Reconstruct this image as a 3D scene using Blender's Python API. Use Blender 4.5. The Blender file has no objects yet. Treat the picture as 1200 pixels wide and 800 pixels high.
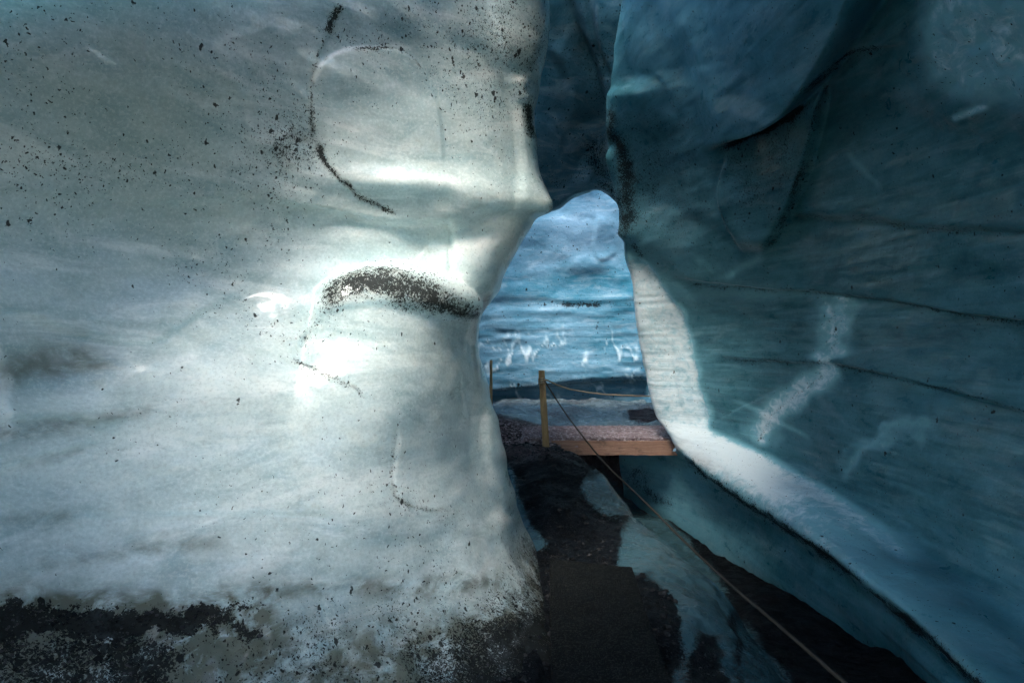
import bpy, math, random
import numpy as np
random.seed(7)
R = math.radians
F = 667.0           # focal length in pixels of the 1200 wide photograph
EYE = 1.5
scn = bpy.context.scene
COL = scn.collection

# ------------------------------------------------------------------ tagging
def tag(o, label=None, cat=None, group=None, kind=None):
    if label: o['label'] = label
    if cat: o['category'] = cat
    if group: o['group'] = group
    if kind: o['kind'] = kind
    return o

def empty(name, loc=(0, 0, 0)):
    o = bpy.data.objects.new(name, None)
    o.location = loc
    COL.objects.link(o)
    return o

# ------------------------------------------------------------------ numpy noise
def _h(ix, iy, iz, seed):
    n = (ix.astype(np.int64) * 374761393 + iy.astype(np.int64) * 668265263 + iz.astype(np.int64) * 2147483647 + seed * 1442695041) & 0xFFFFFFFF
    n = ((n ^ (n >> 13)) * 1274126177) & 0xFFFFFFFF
    n = ((n ^ (n >> 16)) * 2246822519) & 0xFFFFFFFF
    n = n ^ (n >> 15)
    return (n & 0xFFFFFF) / float(0xFFFFFF) * 2 - 1

def vnoise(P, seed=0):
    i = np.floor(P); f = P - i; i = i.astype(np.int64)
    u = f * f * f * (f * (f * 6 - 15) + 10)
    out = 0
    for dx in (0, 1):
        wx = u[:, 0] if dx else 1 - u[:, 0]
        for dy in (0, 1):
            wy = u[:, 1] if dy else 1 - u[:, 1]
            for dz in (0, 1):
                wz = u[:, 2] if dz else 1 - u[:, 2]
                out = out + wx * wy * wz * _h(i[:, 0] + dx, i[:, 1] + dy, i[:, 2] + dz, seed)
    return out

def fbm(P, scale=(1, 1, 1), octs=4, seed=0, gain=.5):
    P = np.asarray(P) * np.asarray(scale, float)
    a, s, t = 1.0, 0, 0
    for k in range(octs):
        s = s + a * vnoise(P * (2.03 ** k) + 17.3 * k, seed + k)
        t += a
        a *= gain
    return s / t

def sstep(a, b, x):
    t = np.clip((x - a) / (b - a), 0, 1)
    return t * t * (3 - 2 * t)

# ------------------------------------------------------------------ geometry from a survey of points
def W(px, py, d):
    return ((px - 600) / F * d, d, EYE - (py - 400) / F * d)

def cr(C, n):
    """Catmull-Rom along axis 0, n samples a segment (n may be a list)."""
    C = np.asarray(C, float)
    m = len(C)
    E = np.concatenate([2 * C[:1] - C[1:2], C, 2 * C[-1:] - C[-2:-1]])
    out = []
    for i in range(m - 1):
        k = n[i] if hasattr(n, '__len__') else n
        t = (np.arange(k) / k).reshape(-1, *([1] * (C.ndim - 1)))
        p0, p1, p2, p3 = E[i], E[i + 1], E[i + 2], E[i + 3]
        out.append(.5 * (2 * p1 + (p2 - p0) * t + (2 * p0 - 5 * p1 + 4 * p2 - p3) * t ** 2 + (3 * p1 - p0 - 3 * p2 + p3) * t ** 3))
    out.append(C[-1:])
    return np.concatenate(out)

class Patch:
    """A surface through a grid of surveyed points, refined and then sculpted along its normals."""
    def __init__(s, grid, step=2.6, maxn=80):
        G = np.array(grid, float)                       # rows, cols, (px, py, d)
        X = (G[..., 0] - 600) / F * G[..., 2]
        Y = G[..., 2]
        Z = EYE - (G[..., 1] - 400) / F * G[..., 2]
        s.setup(np.stack([X, Y, Z, G[..., 0], G[..., 1]], -1), step, maxn)
    def build_from(s, grid, step=2.6, behind=None, side=0, maxn=80):
        G = np.array(grid, float)
        A = np.stack([(G[..., 0] - 600) / F * G[..., 2], G[..., 2], EYE - (G[..., 1] - 400) / F * G[..., 2], G[..., 0], G[..., 1]], -1)
        end = A[:, :1].copy() if side == 0 else A[:, -1:].copy()
        end[..., 0] = behind[0]; end[..., 1] = behind[1]; end[..., 3] += -900 if side == 0 else 900
        A = np.concatenate([end, A] if side == 0 else [A, end], axis=1)
        s.setup(A, step, maxn); return s
    def setup(s, A, step, maxn):
        # samples per segment from mean on-picture spacing
        def cnt(d):
            return [int(np.clip(np.max(np.hypot(d[i][..., 3], d[i][..., 4])) / step, 4, maxn)) for i in range(len(d))]
        nr = cnt(np.diff(A, axis=0)); A = cr(A, nr)
        B = np.swapaxes(A, 0, 1)
        nc = cnt(np.diff(B, axis=0)); A = np.swapaxes(cr(B, nc), 0, 1)
        s.shape = A.shape[:2]
        s.P = A[..., :3].reshape(-1, 3).copy()
        s.q = A[..., 3:5].reshape(-1, 2).copy()
        s.att = {}
        s.disp = np.zeros(len(s.P))
        s.flip = False
    def normals(s):
        P = s.P.reshape(*s.shape, 3)
        a = np.gradient(P, axis=0); b = np.gradient(P, axis=1)
        n = np.cross(a, b).reshape(-1, 3)
        n /= np.maximum(np.linalg.norm(n, axis=1, keepdims=True), 1e-9)
        if s.flip: n = -n
        return n
    def sd(s, poly, marg=400):
        """signed distance on the survey plane: >0 on the left of travel; also 0..1 along"""
        pts = np.array(poly, float)
        if len(pts) > 2: pts = cr(pts, 4)
        n0 = len(s.q); lo = pts.min(0) - marg; hi = pts.max(0) + marg
        sel = np.where((s.q[:, 0] > lo[0]) & (s.q[:, 0] < hi[0]) & (s.q[:, 1] > lo[1]) & (s.q[:, 1] < hi[1]))[0]
        q = s.q[sel]; best = np.full(len(q), 1e9); sg = np.ones(len(q)); al = np.zeros(len(q))
        L = np.hypot(*np.diff(pts, axis=0).T); cum = np.concatenate([[0], np.cumsum(L)])
        for i in range(len(pts) - 1):
            a, b = pts[i], pts[i + 1]; v = b - a
            t = np.clip(((q - a) @ v) / max(v @ v, 1e-9), 0, 1)
            c = a + t[:, None] * v
            d = np.hypot(*(q - c).T)
            side = np.sign(v[0] * (q[:, 1] - a[1]) - v[1] * (q[:, 0] - a[0]))
            m = d < best
            best[m] = d[m]; sg[m] = -side[m]; al[m] = ((cum[i] + t * L[i]) / cum[-1])[m]
        D = np.full(n0, 2e3); A_ = np.zeros(n0)
        D[sel] = best * np.where(sg == 0, 1, sg); A_[sel] = al
        return D, A_
    def fold(s, poly, amp, w=3, fl=60, fr=60, wl=1., wr=0., fade=.15, wob=0):
        """overlapping fold: left side raised by amp*wl, right side sunk by amp*wr, both dying out"""
        d, al = s.sd(poly)
        if wob: d = d + wob * s.n2(.05, 3, 5)
        e = sstep(0, fade, al) * sstep(0, fade, 1 - al) if fade else 1
        st = sstep(-w, w, d)
        v = st * wl * np.exp(-np.maximum(d, 0) / fl) - (1 - st) * wr * np.exp(-np.maximum(-d, 0) / fr)
        far = np.exp(-(np.maximum(np.abs(d) - 3 * max(fl, fr), 0) / 20) ** 2)
        s.disp += amp * v * e * far
    def n2(s, freq, octs, seed):
        if not hasattr(s, 'cache'): s.cache = {}
        k = (freq, octs, seed)
        if k not in s.cache: s.cache[k] = fbm(np.c_[s.q, 0 * s.q[:, 0]], (freq, freq, 1), octs, seed)
        return s.cache[k]
    def ridge(s, poly, amp, w=10, fade=.15):
        d, al = s.sd(poly)
        e = sstep(0, fade, al) * sstep(0, fade, 1 - al) if fade else 1
        s.disp += amp * np.exp(-(d / w) ** 2) * e
    def line(s, poly, w, fade=.1, wob=0, freq=.05, one=0):
        d, al = s.sd(poly, 5 * w + 30)
        if wob: d = d + wob * s.n2(freq, 3, 9)
        e = sstep(0, fade, al) * sstep(0, fade, 1 - al) if fade else 1
        ww = w if not one else np.where(d > 0, w * one, w)
        return np.exp(-(d / ww) ** 2) * e
    def blob(s, cx, cy, rx, ry, rot=0, p=2):
        x = s.q[:, 0] - cx; y = s.q[:, 1] - cy
        c, n = math.cos(R(rot)), math.sin(R(rot))
        u = (x * c + y * n) / rx; v = (-x * n + y * c) / ry
        return np.exp(-(u * u + v * v) ** (p / 2))
    def poly(s, pts, soft=6, wob=0, freq=.05):
        q = s.q
        if wob: q = q + wob * np.c_[s.n2(freq, 4, 31), s.n2(freq, 4, 37)]
        pts = np.array(pts, float); inside = np.zeros(len(q), bool); best = np.full(len(q), 1e9)
        for i in range(len(pts)):
            a, b = pts[i], pts[(i + 1) % len(pts)]
            c = (a[1] > q[:, 1]) != (b[1] > q[:, 1])
            with np.errstate(divide='ignore', invalid='ignore'):
                xi = (b[0] - a[0]) * (q[:, 1] - a[1]) / (b[1] - a[1]) + a[0]
            inside ^= c & (q[:, 0] < xi)
            v = b - a; t = np.clip(((q - a) @ v) / (v @ v), 0, 1)
            best = np.minimum(best, np.hypot(*(q - a - t[:, None] * v).T))
        return sstep(-soft, soft, np.where(inside, best, -best))
    def bake(s):
        s.P = s.P + s.normals() * s.disp[:, None]
        s.disp[:] = 0
    def build(s, name, mat, parent=None, cut=None):
        nr, nc = s.shape
        idx = np.arange(nr * nc).reshape(nr, nc)
        f = np.stack([idx[:-1, :-1], idx[:-1, 1:], idx[1:, 1:], idx[1:, :-1]], -1).reshape(-1, 4)
        if s.flip: f = f[:, ::-1]
        me = bpy.data.meshes.new(name)
        me.vertices.add(len(s.P)); me.vertices.foreach_set('co', s.P.astype(np.float32).ravel())
        me.loops.add(f.size); me.loops.foreach_set('vertex_index', f.astype(np.int32).ravel())
        me.polygons.add(len(f))
        me.polygons.foreach_set('loop_start', np.arange(0, f.size, 4, dtype=np.int32))
        me.polygons.foreach_set('loop_total', np.full(len(f), 4, dtype=np.int32))
        me.polygons.foreach_set('use_smooth', np.ones(len(f), dtype=bool))
        me.update(); me.validate()
        for k, v in s.att.items():
            a = me.attributes.new(k, 'FLOAT', 'POINT')
            a.data.foreach_set('value', np.asarray(v, np.float32))
        a = me.attributes.new('flow', 'FLOAT_VECTOR', 'POINT')     # coordinates that follow the face of the ice
        a.data.foreach_set('vector', np.c_[s.q / 100., 0 * s.q[:, 0]].astype(np.float32).ravel())
        me.materials.append(mat)
        o = bpy.data.objects.new(name, me); COL.objects.link(o)
        if parent: o.parent = parent; o.matrix_parent_inverse = parent.matrix_world.inverted()
        return o

# ------------------------------------------------------------------ node helper
class NT:
    def __init__(s, name):
        s.m = bpy.data.materials.new(name); s.m.use_nodes = True
        s.t = s.m.node_tree; s.t.nodes.clear()
        s.out = s.t.nodes.new('ShaderNodeOutputMaterial')
    def n(s, typ, ins=None, **kw):
        n = s.t.nodes.new('ShaderNode' + typ)
        for k, v in kw.items(): setattr(n, k, v)
        for k, v in (ins or {}).items():
            if isinstance(v, bpy.types.NodeSocket): s.t.links.new(v, n.inputs[k])
            else: n.inputs[k].default_value = v
        return n
    def math(s, op, a, b=0., c=0., clamp=False):
        n = s.n('Math', operation=op, use_clamp=clamp)
        for i, v in enumerate((a, b, c)):
            if isinstance(v, bpy.types.NodeSocket): s.t.links.new(v, n.inputs[i])
            else: n.inputs[i].default_value = v
        return n.outputs[0]
    def mix(s, f, a, b, blend='MIX'):
        n = s.n('Mix', data_type='RGBA', blend_type=blend)
        for i, v in ((0, f), (6, a), (7, b)):
            if isinstance(v, bpy.types.NodeSocket): s.t.links.new(v, n.inputs[i])
            else: n.inputs[i].default_value = v if i == 0 else (*v, 1)
        return n.outputs[2]
    def remap(s, v, a, b, c=0., d=1., smooth=True):
        n = s.n('MapRange', {0: v, 1: a, 2: b, 3: c, 4: d}, clamp=True)
        if smooth: n.interpolation_type = 'SMOOTHSTEP'
        return n.outputs[0]
    def att(s, name): return s.n('Attribute', attribute_name=name).outputs['Fac']
    def vec(s, name): return s.n('Attribute', attribute_name=name).outputs['Vector']
    def scale(s, v, sc, rot=(0, 0, 0)):
        return s.n('Mapping', {'Vector': v, 'Scale': sc, 'Rotation': rot}).outputs[0]
    def noise(s, v, scale, detail=6, rough=.55, dist=0.):
        return s.n('TexNoise', {'Vector': v, 'Scale': scale, 'Detail': detail, 'Roughness': rough, 'Distortion': dist}).outputs['Fac']

def ice_mat(name, deep, pale, bright=(.8, .85, .84), dirtc=(.006, .0065, .007), sss=.25, rough=.28,
            bump=.6, stria=0., strsc=(1, 1, 1), spk=70., coat=.3, fine=1., smudge=(.12, .13, .12), cloudsc=1.3, sssr=.12, kn=.55, coatr=.08, veil=.35, glow=(.2, .6, .72)):
    t = NT(name)
    co = t.n('TexCoord').outputs['Object']
    fl = t.vec('flow')
    pale_a = t.att('pale'); dirt = t.att('dirt'); frost = t.att('frost'); smud = t.att('smudge')
    # clouds inside the ice
    c1 = t.noise(t.scale(co, strsc), cloudsc, 4, .6, .6)
    c2 = t.noise(t.scale(co, (1, 1, 2.2)), 5., 5, .62, .3)
    k = t.math('ADD', t.math('MULTIPLY', t.remap(c1, .3, .7), .6), t.math('MULTIPLY', t.remap(c2, .3, .7), .4))
    k = t.math('ADD', t.math('MULTIPLY', k, kn), t.math('MULTIPLY', pale_a, .75), clamp=True)
    col = t.mix(k, deep, pale)
    # milky veils
    vl = t.noise(t.scale(co, (.8, .8, 3.4), (0, .12, 0)), 1.9, 6, .68, 1.1)
    col = t.mix(t.math('MULTIPLY', t.remap(vl, .48, .7), veil), col, bright)
    vd = t.noise(t.scale(co, (1, 1, 2.6), (0, -.2, 0)), 2.7, 6, .7, .9)
    col = t.mix(t.math('MULTIPLY', t.remap(vd, .5, .72), veil * 1.2), col, deep)
    # layering of the ice
    if stria:
        sta = t.att('st')
        st = t.noise(t.scale(co, (.35, .35, 15)), 1.6, 6, .65, .15)
        col = t.mix(t.math('MULTIPLY', t.remap(st, .5, .72), t.math('MULTIPLY', sta, stria)), col, pale)
        st2 = t.noise(t.scale(co, (.5, .5, 30)), 1.1, 5, .6, .2)
        col = t.mix(t.math('MULTIPLY', t.remap(st2, .56, .68), t.math('MULTIPLY', sta, stria * .8)), col, tuple(.45 * v for v in deep))
    # frosted fractures; painted light spots, sheen and glow go in here too
    fn = t.noise(t.scale(co, (1, 1, 1.3)), 11, 6, .72, .7)
    col = t.mix(t.math('MULTIPLY', t.remap(frost, .0, .6), .75, clamp=True), col, glow)
    fr = t.remap(t.math('ADD', t.math('MULTIPLY', frost, .75), t.math('MULTIPLY', t.math('SUBTRACT', fn, .5), 1.3)), .3, .85)
    fr = t.math('MULTIPLY', fr, t.remap(frost, .08, .5))
    col = t.mix(t.math('MULTIPLY', fr, .86), col, bright)
    # little air bubbles and mottling
    mo = t.noise(co, 70, 3, .75)
    col = t.mix(t.math('MULTIPLY', t.remap(mo, .5, .68), .3 * fine), col, tuple(.5 * v for v in pale))
    col = t.mix(t.math('MULTIPLY', t.remap(mo, .5, .34), .25 * fine), col, bright)
    # silt smudges, and the dark tone painted into a hollow
    sn = t.noise(t.scale(co, (1, 1, 1.8)), 6, 5, .7, .4)
    sm = t.math('MULTIPLY', smud, t.remap(sn, .3, .62, .15, 1.), clamp=True)
    col = t.mix(sm, col, smudge)
    # black grit: clustered grains of unlike size, density from the dirt attribute
    wob = t.n('TexNoise', {'Vector': co, 'Scale': 40., 'Detail': 3.}).outputs['Color']
    wv = t.n('VectorMath', {0: wob, 1: (.035, .035, .035)}, operation='MULTIPLY').outputs[0]
    cw = t.n('VectorMath', {0: co, 1: wv}, operation='ADD').outputs[0]
    clump = t.remap(t.noise(co, 4.5, 4, .65), .35, .65, -.5, .5)
    dirt2 = t.math('ADD', dirt, t.math('MULTIPLY', clump, t.math('MINIMUM', t.math('MULTIPLY', dirt, 1.4), .38)))
    def grains(scale, thr, st):
        v = t.n('TexVoronoi', {'Vector': t.scale(cw, st, (0, .5, 0)), 'Scale': scale, 'Randomness': 1.}, feature='F1')
        rnd = t.n('SeparateColor', {0: v.outputs['Color']}).outputs
        size = t.math('MULTIPLY', t.math('POWER', rnd[1], 2.), .3)
        on = t.math('LESS_THAN', rnd[0], t.math('MULTIPLY', dirt2, thr))
        ins = t.remap(t.math('SUBTRACT', t.math('ADD', size, .09), v.outputs['Distance']), -.05, .07)
        return t.math('MULTIPLY', on, ins)
    g1 = grains(spk * .8, .9, (1, 1, .6))
    g2 = grains(spk * 1.7, 2.6, (1, 1, .7))
    dn = t.noise(t.scale(cw, (1, 1, .65), (0, .6, 0)), spk * 2.3, 3, .8)
    g3 = t.remap(t.math('ADD', dn, t.math('MULTIPLY', t.math('SUBTRACT', dirt2, .64), .34)), .5, .57)
    g4 = grains(spk * 3.1, 3.2, (1, 1, .7))
    g = t.math('MAXIMUM', t.math('MAXIMUM', g1, g2), t.math('MAXIMUM', g3, g4))
    dc = t.mix(t.noise(co, 90, 2, .6), dirtc, tuple(2.3 * v for v in dirtc))
    fcol = t.mix(t.math('MULTIPLY', g, .92), col, dc)
    # bumps
    b1 = t.noise(co, 7, 4, .55)
    b2 = t.noise(co, 42, 3, .65)
    h = t.math('ADD', t.math('MULTIPLY', b1, .045), t.math('MULTIPLY', b2, .006 * fine))
    if stria:
        h = t.math('ADD', h, t.math('MULTIPLY', t.math('MULTIPLY', st, sta), .012 * stria))
    h = t.math('ADD', h, t.math('MULTIPLY', g, .004))
    bp = t.n('Bump', {'Strength': bump, 'Distance': 1., 'Height': h}).outputs[0]
    rg = t.math('ADD', t.math('MULTIPLY', g, .5), t.math('ADD', rough, t.math('MULTIPLY', t.remap(c2, .3, .7), .22)), clamp=True)
    b = t.n('BsdfPrincipled', subsurface_method='BURLEY', ins={'Base Color': fcol, 'Roughness': rg, 'Normal': bp, 'IOR': 1.31,
                               'Subsurface Weight': t.math('MULTIPLY', t.math('SUBTRACT', 1., g), sss) if sss else 0., 'Subsurface Radius': (.45, .8, 1.), 'Subsurface Scale': sssr,
                               'Coat Weight': t.math('MULTIPLY', t.math('SUBTRACT', 1., g), coat), 'Specular IOR Level': t.math('SUBTRACT', .5, t.math('MULTIPLY', g, .38)), 'Coat Roughness': coatr})
    t.t.links.new(b.outputs[0], t.out.inputs[0])
    return t.m

def set_atts(p, **kw):
    n = len(p.P)
    kw.setdefault('st', np.ones(n))
    for k in ('pale', 'dirt', 'frost', 'smudge', 'st'):
        p.att[k] = np.clip(kw.get(k, np.zeros(n)) + np.zeros(n), 0, 1.5)

# ================================================================== LEFT WALL
e = {-500: 652, -250: 646, -100: 640, 0: 638, 50: 640, 100: 632, 150: 628, 200: 631, 240: 646, 262: 628, 300: 600, 335: 576,
     370: 562, 420: 568, 480: 578, 550: 595, 610: 613, 650: 632, 720: 652, 800: 668, 900: 690, 1050: 720}
rows_y = sorted(e)
tab_y = [-500, -250, -100, 0, 100, 200, 280, 330, 375, 450, 550, 650, 720, 800, 900, 1050]
tab = np.array([
 [.75, .95, 1.25, 1.45, 1.7, 2.0, 2.3, 2.5],
 [.8, 1.05, 1.4, 1.65, 1.95, 2.25, 2.6, 2.8],
 [.95, 1.28, 1.78, 2.04, 2.36, 2.62, 2.88, 3.04],
 [1.05, 1.42, 1.9, 2.13, 2.44, 2.7, 2.97, 3.15],
 [1.08, 1.48, 1.97, 2.23, 2.54, 2.82, 3.04, 3.25],
 [1.1, 1.53, 2.06, 2.38, 2.67, 2.9, 3.08, 3.3],
 [1.1, 1.53, 2.09, 2.46, 2.77, 2.96, 3.1, 3.35],
 [1.0, 1.37, 2.02, 2.42, 2.72, 2.92, 3.12, 3.4],
 [1.0, 1.35, 1.98, 2.36, 2.62, 2.82, 3.12, 3.4],
 [1.0, 1.33, 1.93, 2.26, 2.5, 2.72, 3.12, 3.42],
 [.95, 1.28, 1.84, 2.14, 2.38, 2.62, 3.12, 3.5],
 [.9, 1.2, 1.72, 2.0, 2.22, 2.5, 3.1, 3.75],
 [.85, 1.15, 1.62, 1.88, 2.08, 2.36, 2.75, 3.08],
 [.8, 1.1, 1.52, 1.74, 1.92, 2.14, 2.32, 2.44],
 [.75, 1.0, 1.38, 1.56, 1.7, 1.86, 1.96, 2.02],
 [.7, .9, 1.2, 1.33, 1.42, 1.48, 1.53, 1.56]])
grid = []
for y in rows_y:
    d = [np.interp(y, tab_y, tab[:, c]) for c in range(8)]
    ex = e[y]
    r = [(-700, y, d[0]), (-350, y, d[1]), (0, y, d[2]), (150, y, d[3]), (300, y, d[4]), (450, y, d[5]), (ex - 38, y, d[6]), (ex, y, d[7])]
    k = float(np.interp(y, [0, 330], [0, 1]))
    r += [(ex - 8, y, d[7] + .3), (ex - 50, y, d[7] + .6 + .2 * k), (ex - 150, y, d[7] + .8 + .9 * k), (ex - 300, y, d[7] + .9 + 2.6 * k)]
    grid.append(r)
lip = [r for r in grid if r[0][1] == -100][0]
grid = [r for r in grid if r[0][1] >= 0]
for py, dk in ((-35, 0.0), (-62, .10), (-72, .35), (-70, .8), (-62, 1.6)):
    grid.insert(0, [(c[0], py + 12 * (1 - min(1, max(0, (c[0] - 50) / 250))) * (py < -60), c[2] + .06 + dk * (1 if n < 7 else .35)) for n, c in enumerate(lip)])
for zt_, dd in ((3.4, .15), (4.6, .35), (5.6, .4)):
    row = []
    for n, c in enumerate(grid[0]):
        zc = EYE - (c[1] - 400) / F * c[2]
        k = 1. if n < 5 else (.5 if n == 5 else .0)
        D_ = c[2] + dd * (.3 + .7 * k)
        z_ = zc + (max(zt_, zc + .1) - zc) * k + .05 * (1 - k)
        row.append((c[0], 400 - (z_ - EYE) * F / D_, D_))
    grid.insert(0, row)
L = Patch.__new__(Patch).build_from(grid, 2.6, (-1.9, -1.2), 0)
# send the near end of the wall on past the camera
first = L.P.reshape(*L.shape, 3)
L.flip = False
nn = L.normals().reshape(*L.shape, 3)[L.shape[0] // 2, L.shape[1] // 3]
if nn[1] > 0: L.flip = True
Q = L.q
# big forms
wl = fbm(L.P, (.9, .9, .9), 3, 700)
lay = fbm(np.c_[L.P[:, 0] * .5, L.P[:, 1] * .5, L.P[:, 2] * 5 + 1.2 * wl + .8 * L.P[:, 0]], (1, 1, 1), 4, 710)
L.disp += .009 * (1 - np.abs(lay) * 3).clip(-.3, 1) * sstep(320, 400, Q[:, 1]) * sstep(420, 200, Q[:, 0])
dm = fbm(np.c_[L.P + .25 * wl[:, None]] @ np.array([[.8, .36, .48], [-.6, .48, .64], [0, -.8, .6]]), (3.2, 3.2, 3.2), 2, 720)
L.disp -= .006 * (1 - np.abs(dm) * 4).clip(0, 1) * -1 * sstep(330, 240, Q[:, 1]) * sstep(500, 300, Q[:, 0])
L.disp += .05 * fbm(L.P, (1.1, 1.1, 1.5), 3, 3)
L.disp += .022 * fbm(L.P @ np.array([[.8, 0, .6], [0, 1, 0], [-.6, 0, .8]]), (1.6, 1.6, 4.5), 4, 13)
L.disp += .006 * fbm(L.P, (4, 4, 6), 3, 8) * (1 + .8 * sstep(560, 720, Q[:, 1]))
# arch-shaped hollow, upper middle
arch = [(478, 255), (430, 235), (398, 208), (372, 165), (366, 110), (385, 68), (430, 54), (478, 62), (505, 95), (518, 150), (520, 210)]
L.fold(arch, .022, 3, 60, 60, -1, .35, .08)
L.fold([(400, 5), (388, 40), (374, 75)], .03, 3, 40, 40, -1, .3, .2)
# brow and hollow around the bright edge
L.fold([(300, 232), (400, 250), (470, 262), (527, 262), (530, 320)], .05, 4, 50, 40, .3, .9, .2)
L.fold([(525, 255), (527, 285), (522, 330)], .04, 3, 40, 60, -.8, .4, .2)
L.disp += .06 * L.blob(470, 215, 80, 16, 5) + .07 * L.blob(560, 335, 50, 30, -20) - .11 * L.blob(578, 262, 44, 17, -15)
L.disp -= .05 * L.blob(500, 285, 30, 26)
# narrow facet beside the edge
L.fold([(560, -60), (585, 50), (604, 110), (613, 170), (612, 225), (600, 265)], .05, 3, 40, 60, -.25, .9, .15)
L.fold([(600, 90), (612, 118), (625, 110)], .03, 3, 20, 30, 1, .2, .2)
L.disp += .03 * L.blob(641, 243, 9, 12)
# dome with grit
dome = L.poly([(368, 372), (380, 345), (405, 324), (440, 312), (480, 310), (520, 325), (545, 345), (551, 372), (500, 372), (430, 368)], 10)
_r = 92 + .25 * np.clip(Q[:, 1] - 355, 0, 200)
_u = np.clip(1 - ((Q[:, 0] - 462) / _r) ** 2, 0, 1)
_v = np.where(Q[:, 1] < 352, np.clip(1 - ((Q[:, 1] - 352) / 43) ** 2 * 1.0, -1, 1), 1)
domeh = np.where(Q[:, 1] < 352, np.clip(_u + _v - 1, 0, 1) ** .5, _u ** (.5 + .6 * sstep(352, 420, Q[:, 1])) * (1 - .16 * sstep(364, 374, Q[:, 1] + .02 * (Q[:, 0] - 462))) * sstep(600, 360, Q[:, 1]))
L.disp += .17 * domeh
L.fold([(370, 372), (430, 370), (500, 373), (552, 372)], .015, 3, 20, 40, .3, .5, .15)
# upper-left seam, shoulders and hollows
L.fold([(-80, 205), (60, 228), (180, 238), (260, 234), (340, 222)], .018, 7, 90, 90, .8, .35, .15)
L.fold([(-120, 372), (0, 366), (40, 366), (90, 385), (150, 400), (190, 398), (260, 350), (320, 330)], .04, 4, 70, 60, -.25, .9, .1)
L.fold([(265, 405), (330, 420), (390, 452), (440, 485), (458, 510), (457, 570), (475, 600), (520, 610)], .018, 3, 90, 80, -.3, .7, .12)
L.fold([(345, 415), (362, 385), (385, 370)], .02, 3, 30, 30, .6, .3, .2)
L.disp += .09 * L.blob(230, 455, 150, 60, 5) + .05 * L.blob(420, 560, 140, 90)
L.disp -= .09 * L.blob(60, 440, 75, 45)
L.fold([(-60, 500), (60, 487), (120, 495), (160, 490)], .035, 4, 50, 40, .5, .6, .15)
L.fold([(-60, 560), (40, 540), (90, 525), (130, 512)], .02, 4, 30, 30, .6, .5, .2)
L.fold([(-80, 612), (30, 604), (110, 602), (250, 600), (420, 606)], .014, 5, 60, 40, .5, .5, .15)
# flutes down the edge
L.fold([(552, 380), (558, 440), (548, 500), (562, 560), (590, 620)], .05, 6, 30, 30, -.5, .7, .12)
L.fold([(572, 470), (566, 510), (578, 560), (600, 602)], .03, 4, 20, 20, .8, .2, .15)
# shelf near the foot
L.fold([(-100, 710), (60, 706), (160, 718), (280, 712), (300, 708)], .03, 8, 40, 50, -.4, .8, .1)
L.fold([(300, 700), (400, 690), (480, 686), (560, 690), (610, 680)], .015, 6, 40, 40, .6, .6, .15)
L.disp += .03 * fbm(L.P, (9, 9, 9), 4, 21) * sstep(690, 740, Q[:, 1])
L.bake()
x, y = Q.T
cl = sstep(-.1, .25, L.n2(.012, 3, 801))
dirt = (.006 + .015 * sstep(400, 300, y)) * (.3 + 3.5 * cl)
dirt += .5 * L.blob(350, 170, 42, 28) + .26 * L.blob(260, 195, 110, 30) + .13 * L.blob(60, 190, 140, 22) + .17 * L.blob(60, 25, 60, 50)
dirt += .15 * L.blob(520, 60, 130, 70) + .2 * L.blob(590, 70, 40, 90) + .08 * L.blob(220, 300, 90, 26) + .1 * L.blob(370, 390, 80, 25)
dirt -= .1 * L.poly([(380, 70), (430, 58), (480, 66), (505, 110), (515, 200), (420, 215), (385, 170)], 10)
dirt += 1.0 * L.line([(372, 165), (384, 195), (405, 215), (430, 236), (470, 252)], 3.2, .1, 3, .1) + 1.1 * L.line([(404, 2), (396, 20), (386, 42)], 6, .2, 3)
dirt += .5 * L.line([(386, 40), (370, 80), (366, 130), (370, 165)], 2.5, .1, 2, .1) + .6 * L.line([(405, 58), (450, 55), (480, 62), (500, 88)], 2., .15, 2, .1)
dirt += .40 * L.poly([(376, 356), (398, 334), (432, 323), (470, 331), (515, 341), (546, 350), (550, 374), (500, 373), (430, 371), (378, 372)], 8, 8, .07) + .24 * dome
dirt += .32 * L.line([(400, 356), (440, 352), (490, 360), (548, 368)], 9, .15, 4) + .25 * L.blob(410, 345, 24, 10, -20)
dirt += .65 * L.line([(340, 420), (370, 436), (400, 452), (425, 472)], 3., .1, 3, .1) + .4 * L.line([(457, 490), (455, 545), (465, 590), (520, 600)], 2.5, .1, 4, .1)
dirt += .3 * L.line([(345, 412), (365, 385), (380, 372)], 3, .2, 3) + .35 * L.line([(300, 388), (340, 396), (370, 390)], 3, .2, 3)
dirt += .3 * L.blob(480, 590, 40, 14, 20) + .25 * L.blob(610, 640, 30, 45) + .3 * sstep(580, 650, x) * sstep(600, 680, y)
band = L.poly([(-300, 690), (0, 704), (60, 703), (120, 712), (200, 716), (280, 712), (302, 714), (255, 728), (248, 742), (180, 738), (110, 748), (40, 738), (-300, 760)], 7, 14, .05)
dirt += 1.15 * band
dirt += .85 * L.line([(262, 725), (285, 745), (310, 738)], 8, .2, 8) + .62 * L.poly([(-300, 735), (60, 735), (150, 750), (230, 760), (170, 900), (-300, 950)], 20, 25, .04)
dirt += .25 * sstep(690, 760, y) + .5 * L.poly([(640, 640), (620, 690), (560, 705), (500, 760), (470, 900), (900, 1000), (900, 600)], 40, 26, .05)
dirt += .16 * sstep(620, 740, y) * sstep(250, 500, x) + .25 * L.line([(622, 20), (626, 60), (618, 110), (622, 165)], 8, .1) + .7 * L.line([(620, 120), (622, 140), (626, 165)], 5, .1)
dirt += .75 * L.blob(643, 246, 4, 9)
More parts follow.
